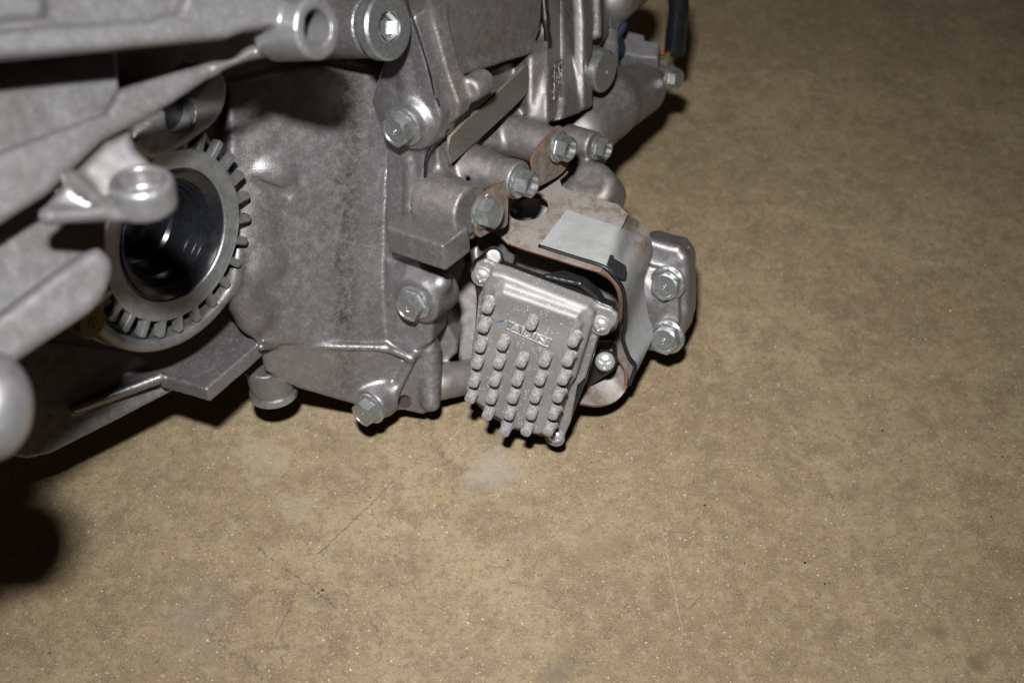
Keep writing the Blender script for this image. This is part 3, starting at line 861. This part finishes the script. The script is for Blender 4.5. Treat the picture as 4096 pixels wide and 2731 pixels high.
bolt('b', 2132, 742, .872, BX, 'hollow headed bolt on the plain sleeve', spin=.25)
bolt('b', 2285, 600, .918, BX, 'hollow headed bolt through the rear tab', spin=.1, sc=1.0)
bolt('c', 1984, 862, .860, BX, 'scuffed bolt through the rusty front tab', spin=.4, sc=1.08)
bolt('b', 2432, 602, .975, BX, 'small bolt behind the brown cover', spin=.2, sc=.85)
EB = nrm(AX * .75 + vec(.02, -.02, .5))
bolt('a', 0, 0, 0, EB, 'upper bolt of the end cover', '9', spin=.15, sc=1.06, pt=EA.at(2672, 1130, .002) + EB * .0108)
bolt('a', 0, 0, 0, EB, 'lower bolt of the end cover', '8', spin=.5, sc=1.06, pt=EA.at(2670, 1345, .002) + EB * .0108)
bolt('c', 2718, 318, 1.092, BX, 'far bolt at the end of the rear case', spin=.2, sc=.9)
bolt('c', 2465, 85, 1.055, BX, 'bolt through the dark blue sensor', spin=.2, sc=.95)

# plugs
def plug(name, r, h, m, p, axis, hexr=None, label=None):
    prof = [(r, -h), (r, -.0012), (r - .0014, 0)]
    if hexr: prof += [(hexr + .0008, 0), (hexr, -.0006), (hexr, -.0050), (.0001, -.0055)]
    else: prof += [(.0022, 0), (.0014, -.0008), (.0001, -.0008)]
    o = place(name, lathe(name, prof, m, 64), p, axis)
    if label: o['label'] = label
    return o
plug('hex_socket_plug', .0186, .007, M['zinc'], P(1558, 108, .790), BL, .0082, 'large zinc plug with a hex socket at the top')
hx = place('socket_wall', lathe('socket_wall', [(.0082, -.0006), (.0066, -.0030), (.0066, -.0056)], M['zinc'], 6, False, False), P(1558, 108, .790), BL)
plug('detent_plug', .0148, .006, M['zinc'], P(2424, 288, .990), BX, None, 'flat zinc disc plug on the rear case')
pg = place('brown_plug', lathe('brown_plug', [(.0092, -.010), (.0092, -.001), (.0082, 0), (.0001, 0)], M['plugbrown'], 48), P(372, 1292, .748), BX)
t = link('plug_letter', textmesh('plug_letter', 'G', .0085, M['gasket'], .0002), pg); t.matrix_basis = Matrix.Translation((0, 0, .0002)) @ Matrix.Rotation(-1.2, 4, 'Z')
place('drain_ring', lathe('drain_ring', [(.0140, .003), (.0160, .002), (.0163, 0), (.0160, -.0022), (.0100, -.0030), (.0001, -.003)], M['zinc'], 64), P(1095, 1566, .945), CX_)

# ---- name plate recess cover on the gear case
PLT = plane3((1795, 600, .868), (2100, 300, .926), (1800, 650, .876))
me = sheet('cover_plate', PLT, smoothpoly([(1796, 548), (1950, 405), (2085, 275), (2104, 260), (2108, 350), (2090, 385), (1990, 482), (1815, 640), (1799, 640)], 2), [], .0022, [M['plate']], .0004)
link('cover_plate', me)['label'] = 'flat olive grey plate let into the side of the case'

# ---- seam gaskets
def tube(name, pts, r, m, parent=root, n=8, closed=False, twist=None):
    pts = [np.asarray(p) for p in pts]; V, Q = [], []
    for i, p in enumerate(pts):
        t = nrm(pts[min(i + 1, len(pts) - 1)] - pts[max(i - 1, 0)])
        u = nrm(np.cross(t, (0.2, 0.3, 1.0))); v = np.cross(t, u)
        rr = r(i / (len(pts) - 1)) if callable(r) else r
        for k in range(n):
            a = 2 * math.pi * k / n
            V.append(p + (u * math.cos(a) + v * math.sin(a)) * rr)
    for i in range(len(pts) - 1):
        for k in range(n):
            l = (k + 1) % n
            Q.append((i * n + k, i * n + l, (i + 1) * n + l, (i + 1) * n + k))
    Q.append(tuple(range(n))[::-1]); Q.append(tuple(range((len(pts) - 1) * n, len(pts) * n)))
    return link(name, raw(name, camverts(V), Q, m), parent)
gp = PA(-.1475)
tube('seam_gasket', [gp.at(*p) for p in smoothpoly([(1622, -20), (1638, 40), (1660, 100), (1695, 210), (1720, 300), (1735, 370), (1748, 396), (1756, 420)], 5, False)], lambda t: .0007 + .0001 * math.sin(t * 25), M['gasket'])
tube('seam_gasket', [gp.at(*p) - AX * .012 * max(0, (640 - p[1]) / 100) for p in smoothpoly([(1745, 545), (1712, 600), (1702, 680), (1703, 760), (1706, 820), (1716, 853)], 5, False)], lambda t: .0014 + .0003 * math.sin(t * 12), M['gasket'])

tube('seam_gasket', smoothpoly([P(2168, -60, .933), P(2178, 40, .934), P(2186, 120, .937), P(2196, 185, .946)], 5, False), lambda t: .0030 - .0008 * t + .0004 * math.sin(t * 17), M['gasket'])
# ================================================================== control unit
EN = nrm((-.30, -.60, .74))
EU = vec(.93, -.36, 0); EU = nrm(EU - EN * (EU @ EN)); EV = np.cross(EN, EU)
E0 = Plane(P(2130, 1400, .885), EN)                  # front face that carries the pins
unit_anchor = P(2130, 1400, .885)
unit = link('control_unit', None); unit.empty_display_size = .02
unit['label'] = 'small grey control unit with rows of stubby cooling pins'
c = Cast(0.0008, 0.0001)
FLP = [(1893, 1075), (1905, 1055), (1935, 1040), (1960, 1048), (1990, 1070), (2100, 1110), (2390, 1222), (2440, 1238), (2468, 1262), (2466, 1290), (2448, 1315), (2405, 1330), (2392, 1345), (2340, 1515), (2308, 1545), (2282, 1690), (2252, 1755), (2225, 1768), (2200, 1755), (2060, 1720), (1960, 1670), (1885, 1600), (1862, 1590), (1870, 1520), (1900, 1300), (1912, 1190), (1928, 1160)]
c.add(slab(Plane(E0.p - EN * .014, EN), FLP, .0035, rd=.001), .001)
DOME = [(1962, 1092), (2010, 1102), (2350, 1232), (2372, 1262), (2368, 1300), (2300, 1520), (2270, 1560), (2215, 1735), (2160, 1748), (2060, 1722), (1965, 1668), (1885, 1600), (1872, 1560), (1910, 1310), (1930, 1150)]
c.add(slab(Plane(E0.p - EN * .006, EN), DOME, .012, rd=.003), .003)
FACE = [(1975, 1175), (2010, 1165), (2310, 1270), (2322, 1305), (2262, 1520), (2245, 1560), (2200, 1735), (2150, 1742), (2060, 1718), (1970, 1665), (1900, 1610), (1885, 1560), (1925, 1330), (1945, 1220)]
c.add(slab(E0, FACE, .010, rd=.003), .006)
for q in ((1930, 1103), (2403, 1298), (2222, 1745)):
    p = Plane(E0.p - EN * .0145, EN).at(*q)
    c.add(cyl(p, p + EN * .003, .0068, rd=.0008), .0015)
cover = cast_obj('unit_cover', c, M['ecu'], unit)
cover['label'] = 'cast cover speckled with white corrosion'
tips = [(290, 275), (258, 430), (230, 588), (410, 572), (638, 410), (975, 545),
        (205, 722), (378, 718), (560, 710), (745, 705), (930, 700),
        (180, 870), (345, 862), (525, 858), (708, 852), (893, 850),
        (155, 1000), (318, 1003), (492, 998), (670, 993), (853, 990),
        (292, 1135), (463, 1130), (640, 1130), (815, 1130),
        (430, 1265), (603, 1262), (780, 1260)]
LPN = .0085
pin_me = lathe('pin', [(.0048, -LPN), (.0042, -LPN + .0006), (.0040, -LPN + .0014), (.0036, -.0006), (.0034, -.0002), (.0029, 0), (.0001, .0001)], M['pin'], 24)
for x, y in tips:
    place('pin', pin_me, E0.at(1800 + x / 2, 1100 + y / 2, LPN - .001), EN, EU * math.cos(x) + EV * math.sin(x), parent=unit)
# name plate
def eplace(name, me, px, py, off, parent=unit): return place(name, me, E0.at(px, py, off), EN, EU, parent=parent)
npc = E0.at(2117, 1334)
pw, ph = .0300, .0078
fr = Cast(0.0004, 0)
fr.add(box(npc, (EU, EV, EN), (pw / 2, ph / 2, .0012), .0003), .0004)
fr.sub(box(npc + EN * .0012, (EU, EV, EN), (pw / 2 - .0010, ph / 2 - .0010, .0008), .0002), .0003)
cast_obj('name_plate', fr, M['ecu'], unit)
o = eplace('letters', textmesh('letters', 'AISIN', .0074, M['screw'], .0008), 2117, 1334, .0008)
o.matrix_basis = o.matrix_basis @ Matrix.Diagonal((1.38, 1, 1, 1))
eplace('letters', textmesh('letters', '2', .0050, M['pin'], .0003), 2071, 1378, .0002)
eplace('letters', textmesh('letters', '1', .0048, M['pin'], .0003), 2130, 1404, .0002)
eplace('letters', textmesh('letters', 'A', .0048, M['pin'], .0003), 2158, 1404, .0002)
tube('pen_mark', [E0.at(*p, .0001) for p in smoothpoly([(1967, 1268), (1975, 1280), (1990, 1286), (2005, 1285), (2015, 1279)], 4, False)], .0004, M['bluepen'], unit)
tube('pen_mark', [E0.at(*p, .0001) for p in ((1998, 1246), (2003, 1249), (2008, 1251))], .0004, M['bluepen'], unit)
# screws: pan head with a three armed recess
def screw_mesh():
    cc = Cast(0.0003, 0)
    z = vec(0, 0, 1.0)
    cc.add(ell((0, 0, 0), ((1, 0, 0), (0, 1, 0), (0, 0, 1)), (.0053, .0053, .0034)), .0003)
    cc.sub(box((0, 0, -.003), ((1, 0, 0), (0, 1, 0), (0, 0, 1)), (.01, .01, .003), .0001), .0003)
    for k in range(3):
        a = k * 2 * math.pi / 3 + .5
        d = vec(math.cos(a), math.sin(a), 0); e = vec(-math.sin(a), math.cos(a), 0)
        cc.sub(box(d * .0014 + z * .0035, (d, e, z), (.0016, .00065, .0016), .0002), .0003)
    V, Q = cc.mesh()
    return raw('screw', V, Q, M['screw'])
sm_ = screw_mesh()
for (px, py) in ((1930, 1103), (2403, 1298), (2222, 1745)):
    o = place('screw', sm_, Plane(E0.p - EN * .0118, EN).at(px, py), EN, EU, parent=unit)
place('screw', sm_, P(2420, 1445, .925), nrm((-.1, -.3, .95)), None, parent=unit, sc=1.25)
# black plastic backing with connector shroud
c = Cast(0.0010, 0)
EBK = Plane(E0.p - EN * .019, EN)
c.add(slab(EBK, [(1885, 1060), (1920, 1035), (1955, 1030), (2000, 1062), (2400, 1210), (2455, 1232), (2466, 1270), (2440, 1310), (2400, 1335), (2340, 1530), (2280, 1690), (2200, 1730), (1960, 1650), (1880, 1580), (1905, 1200)], .007, rd=.001), .001)
c.add(slab(Plane(E0.p - EN * .030, EN), [(2150, 1150), (2190, 1118), (2240, 1110), (2330, 1140), (2390, 1190), (2420, 1240), (2400, 1330), (2340, 1500), (2200, 1500), (2120, 1300)], .010, rd=.003), .002)
c.add(cap(EBK.at(2185, 1105, -.003), EBK.at(2320, 1135, -.003), .0020), .001)
c.add(cap(EBK.at(2320, 1135, -.003), EBK.at(2385, 1190, -.003), .0020), .001)
c.add(cyl(EBK.at(1975, 1030, -.012), EBK.at(1975, 1030, .001), .006, rd=.001), .002)
c.add(slab(Plane(P(2400, 1480, .945), EN), [(2360, 1400), (2450, 1400), (2460, 1480), (2340, 1560), (2330, 1500)], .012, rd=.002), .002)
cast_obj('unit_base', c, M['black'], unit)['label'] = 'black plastic base and connector of the control unit'

# ================================================================== heat shield
shield = link('heat_shield', None); shield.empty_display_size = .02
shield['label'] = 'bent sheet metal heat shield with rusty edges and silver tape'
SPN = nrm(CX_ * .9 + vec(0.05, 0, .25))
SPL = Plane(P(2200, 1030, .903), SPN)
def ellipse(cx, cy, rx, ry, rot=0, n=28):
    cr, sr = math.cos(rot), math.sin(rot)
    return [(cx + rx * math.cos(t) * cr - ry * math.sin(t) * sr, cy + rx * math.cos(t) * sr + ry * math.sin(t) * cr) for t in np.linspace(0, 2 * math.pi, n, endpoint=False)]
top_out = [(1965, 935), (2010, 955), (2030, 975), (2100, 1000), (2200, 1030), (2300, 1062), (2400, 1090)]
top_back = [(2512, 860), (2470, 822), (2400, 800), (2330, 778), (2285, 768), (2245, 748), (2238, 722), (2262, 702), (2272, 690), (2250, 668), (2215, 690), (2170, 715), (2080, 740), (2010, 790), (2000, 860)]
me = sheet('shield_top', SPL, top_out + top_back, [ellipse(2115, 838, 80, 48, -.25)], .0016, [M['shield'], M['rust']])
link('shield_top', me, shield)
def loft(name, A_, B_, m, thick, na=8, nb=14, off=0.0, parent=shield, rim=None):
    A2 = smoothpoly(A_, na, False); B2 = smoothpoly(B_, na, False)
    n = len(A2); G = np.array([[a * (1 - t) + b * t for t in np.linspace(0, 1, nb)] for a, b in zip(A2, B2)])
    du = np.gradient(G, axis=0); dv = np.gradient(G, axis=1)
    nn = np.cross(du, dv); nn /= np.linalg.norm(nn, axis=2, keepdims=True) + 1e-12
    if nn[0, nb // 2, 2] < 0: nn = -nn
    top = G + nn * off; bot = G + nn * (off - thick)
    V = np.concatenate([top.reshape(-1, 3), bot.reshape(-1, 3)])
    Q = []; mi = []
    k0 = n * nb
    for i in range(n - 1):
        for j in range(nb - 1):
            a, b, c_, d = i * nb + j, i * nb + j + 1, (i + 1) * nb + j + 1, (i + 1) * nb + j
            Q.append((a, b, c_, d)); Q.append((k0 + a, k0 + d, k0 + c_, k0 + b)); mi += [0, 0]
    for i in range(n - 1):
        for j in (0, nb - 1):
            a, b = i * nb + j, (i + 1) * nb + j
            Q.append((a, b, k0 + b, k0 + a)); mi.append(1)
    for j in range(nb - 1):
        for i in (0, n - 1):
            a, b = i * nb + j, i * nb + j + 1
            Q.append((a, b, k0 + b, k0 + a)); mi.append(1)
    me = raw(name, camverts(V), Q, m)
    me.materials.append(rim or m)
    for f, k in zip(me.polygons, mi): f.material_index = k
    bm = bmesh.new(); bm.from_mesh(me); bmesh.ops.recalc_face_normals(bm, faces=bm.faces[:]); bm.to_mesh(me); bm.free()
    me.set_sharp_from_angle(angle=math.radians(50))
    return link(name, me, parent)
f0, f1 = SPL.at(2395, 1089), SPL.at(2508, 858)
SF = [f0, P(2440, 1112, .8985), P(2472, 1155, .902), P(2486, 1215, .911), P(2486, 1275, .922), P(2470, 1330, .931), P(2458, 1385, .938), P(2470, 1430, .945), P(2500, 1480, .952), P(2506, 1545, .958)]
SK = [f1, P(2560, 890, .957), P(2596, 935, .957), P(2610, 1000, .962), P(2590, 1085, .968), P(2576, 1150, .970), P(2588, 1250, .972), P(2613, 1335, .974), P(2575, 1430, .968), P(2508, 1552, .960)]
loft('shield_side', SF, SK, M['shield'], .0016, rim=M['rust'])
# lower hook of the shield
HK0 = [P(2500, 1480, .953), P(2508, 1520, .956), P(2495, 1570, .960), P(2450, 1610, .958), P(2390, 1622, .952), P(2320, 1612, .945)]
HK1 = [P(2470, 1450, .965), P(2440, 1470, .967), P(2420, 1490, .967), P(2390, 1510, .966), P(2350, 1540, .963), P(2325, 1590, .950)]
loft('shield_hook', HK0, HK1, M['shield'], .0016, rim=M['rust'])
# silver tape and the felt strip under its edge
TPL = Plane(SPL.p + SPN * .0016, SPN)
t0, t1 = [TPL.at(2160, 978), TPL.at(2300, 1022), TPL.at(2418, 1060)], [TPL.at(2268, 838), TPL.at(2390, 880), TPL.at(2478, 908)]
TF = t0 + [P(2462, 1100, .897), P(2492, 1140, .901), P(2505, 1200, .910), P(2505, 1290, .926), P(2497, 1350, .934), P(2520, 1420, .945), P(2545, 1460, .952), P(2520, 1535, .957)]
TK = t1 + [P(2540, 940, .946), P(2572, 985, .950), P(2582, 1040, .957), P(2578, 1150, .9675), P(2590, 1250, .969), P(2612, 1335, .971), P(2575, 1430, .965), P(2520, 1538, .957)]
tp = loft('silver_tape', TF, TK, M['tape'], .0006, na=8, nb=16)
def mid(a, b, t): return [p * (1 - t) + q * t for p, q in zip(a, b)]
FF = [p + vec(0, -.0012, -.0002) for p in TF[:]]
tube('felt_strip', [p for p in smoothpoly([p + vec(-.0008, -.0010, .0) for p in TF], 6, False)], .0014, M['gasket'], shield)
# torn patch in the tape
tear = sheet('tape_tear', Plane(P(2465, 1090, .8935), nrm(SPN * .7 + vec(.4, -.2, .5))), [(2428, 1058), (2442, 1020), (2452, 1022), (2455, 1035), (2500, 1062), (2505, 1075), (2500, 1112), (2488, 1118), (2455, 1098)], [], .0008, [M['gasket']], .0002)
link('tape_tear', tear, shield)
# bolt tabs
T1 = Plane(P(1935, 860, .868), BX)
me = sheet('bolt_tab', T1, smoothpoly([(1893, 902), (1892, 860), (1905, 800), (1950, 760), (2012, 729), (2026, 735), (2028, 850), (2018, 905), (1950, 930), (1920, 947), (1900, 935)], 3), [], .0016, [M['tab'], M['rust']])
link('bolt_tab', me, shield)
T2 = Plane(P(2200, 600, .926), BX)
me = sheet('bolt_tab', T2, smoothpoly([(2128, 690), (2126, 630), (2160, 580), (2215, 515), (2240, 505), (2262, 540), (2275, 640), (2245, 690), (2200, 720), (2140, 745)], 3), [], .0016, [M['tab'], M['rust']])
link('bolt_tab', me, shield)

# ================================================================== sensor plug, wires and sleeve at the far end
har = link('wiring_harness', None); har.empty_display_size = .02
har['label'] = 'grey sensor connector with black cable sleeve at the far end'
c = Cast(0.0010, 0)
CN = nrm((.75, -.25, .6))
K = Plane(P(2540, 190, 1.10), nrm((-.1, .55, .82)))
c.add(slab(K, [(2455, 130), (2480, 115), (2578, 138), (2580, 160), (2640, 165), (2632, 232), (2560, 228), (2462, 205)], .018, rd=.002), .001)
c.add(slab(Plane(K.p - K.n * .014, K.n), [(2470, 190), (2640, 220), (2630, 268), (2600, 285), (2540, 262), (2470, 240)], .012, rd=.002), .001)
cast_obj('connector', c, M['grey_plastic'], har)
tube('cable_sleeve', smoothpoly([P(2698, 215, 1.13), P(2705, 120, 1.12), P(2715, 20, 1.11), P(2690, -120, 1.10)], 8, False), .0082, M['rubber'], har, 16)
tube('wire', smoothpoly([P(2625, 215, 1.10), P(2650, 222, 1.115), P(2690, 200, 1.13)], 5, False), .0010, M['red'], har)
tube('wire', smoothpoly([P(2625, 228, 1.10), P(2652, 234, 1.115), P(2695, 205, 1.13)], 5, False), .0010, M['green'], har)
c = Cast(0.0010, 0)
c.add(cyl(P(2412, 85, 1.085), P(2440, 90, 1.065), .014, rd=.002), .002)
c.add(cap(P(2425, 140, 1.08), P(2450, 190, 1.09), .010), .004)
cast_obj('sensor', c, M['blue'], har)

# ------------------------------------------------------------------ grit on the floor
V, Q = [], []
def chip(p, s, fl=0.5):
    b = len(V)
    a = random.random() * 6.28
    pts = [(math.cos(a + k * 2.1 + random.uniform(-.4, .4)) * s * random.uniform(.5, 1), math.sin(a + k * 2.1) * s * random.uniform(.5, 1), 0) for k in range(3)]
    pts += [(x * .6, y * .6, s * fl * random.uniform(.6, 1)) for x, y, z in pts]
    V.extend([(p[0] + x, p[1] + y, p[2] + z) for x, y, z in pts])
    Q.extend([(b, b + 1, b + 4, b + 3), (b + 1, b + 2, b + 5, b + 4), (b + 2, b, b + 3, b + 5), (b + 3, b + 4, b + 5)])
    return 4
def fpt(px, py):
    r = RC @ vec((px - CX) / F, (CY - py) / F, -1.0); return CAMLOC + r * (-CAM_H / r[2])
for (px, py, s) in [(3220, 2250, .0022), (2978, 2252, .0016), (3300, 2335, .0014), (3530, 1722, .0016), (3605, 1843, .0012), (2820, 2020, .0014), (2540, 2080, .0010), (3424, 1882, .0010), (2410, 1710, .0011), (2365, 1850, .0012), (2030, 2240, .0014), (1480, 1990, .0014), (1290, 2360, .0018), (1275, 2370, .0014), (4010, 1826, .0013), (3966, 2065, .0012), (200, 2610, .0012)]:
    chip(fpt(px, py), s)
o = link('dark_grit', raw('dark_grit', V, Q, M['gasket'], False), None)
o['kind'] = 'stuff'; o['label'] = 'scattered dark chips of grit on the concrete'
V, Q = [], []
for i in range(36):
    px, py = random.uniform(0, 4096), random.uniform(300, 2731)
    if px < 2750 and py < 1650: continue
    chip(fpt(px, py), random.uniform(.0003, .0008) * (1 if random.random() < .85 else 1.6))
for q in ((1402, 2678), (1075, 2683), (832, 2560), (690, 2230), (3800, 1243), (2740, 1980)): chip(fpt(*q), .0016)
M['sand'] = simple('pale_sand', (0.55, 0.50, 0.42), 0, .7, .3, 2000)
o = link('pale_grit', raw('pale_grit', V, Q, M['sand'], False), None)
o['kind'] = 'stuff'; o['label'] = 'scattered pale sand grains on the concrete'
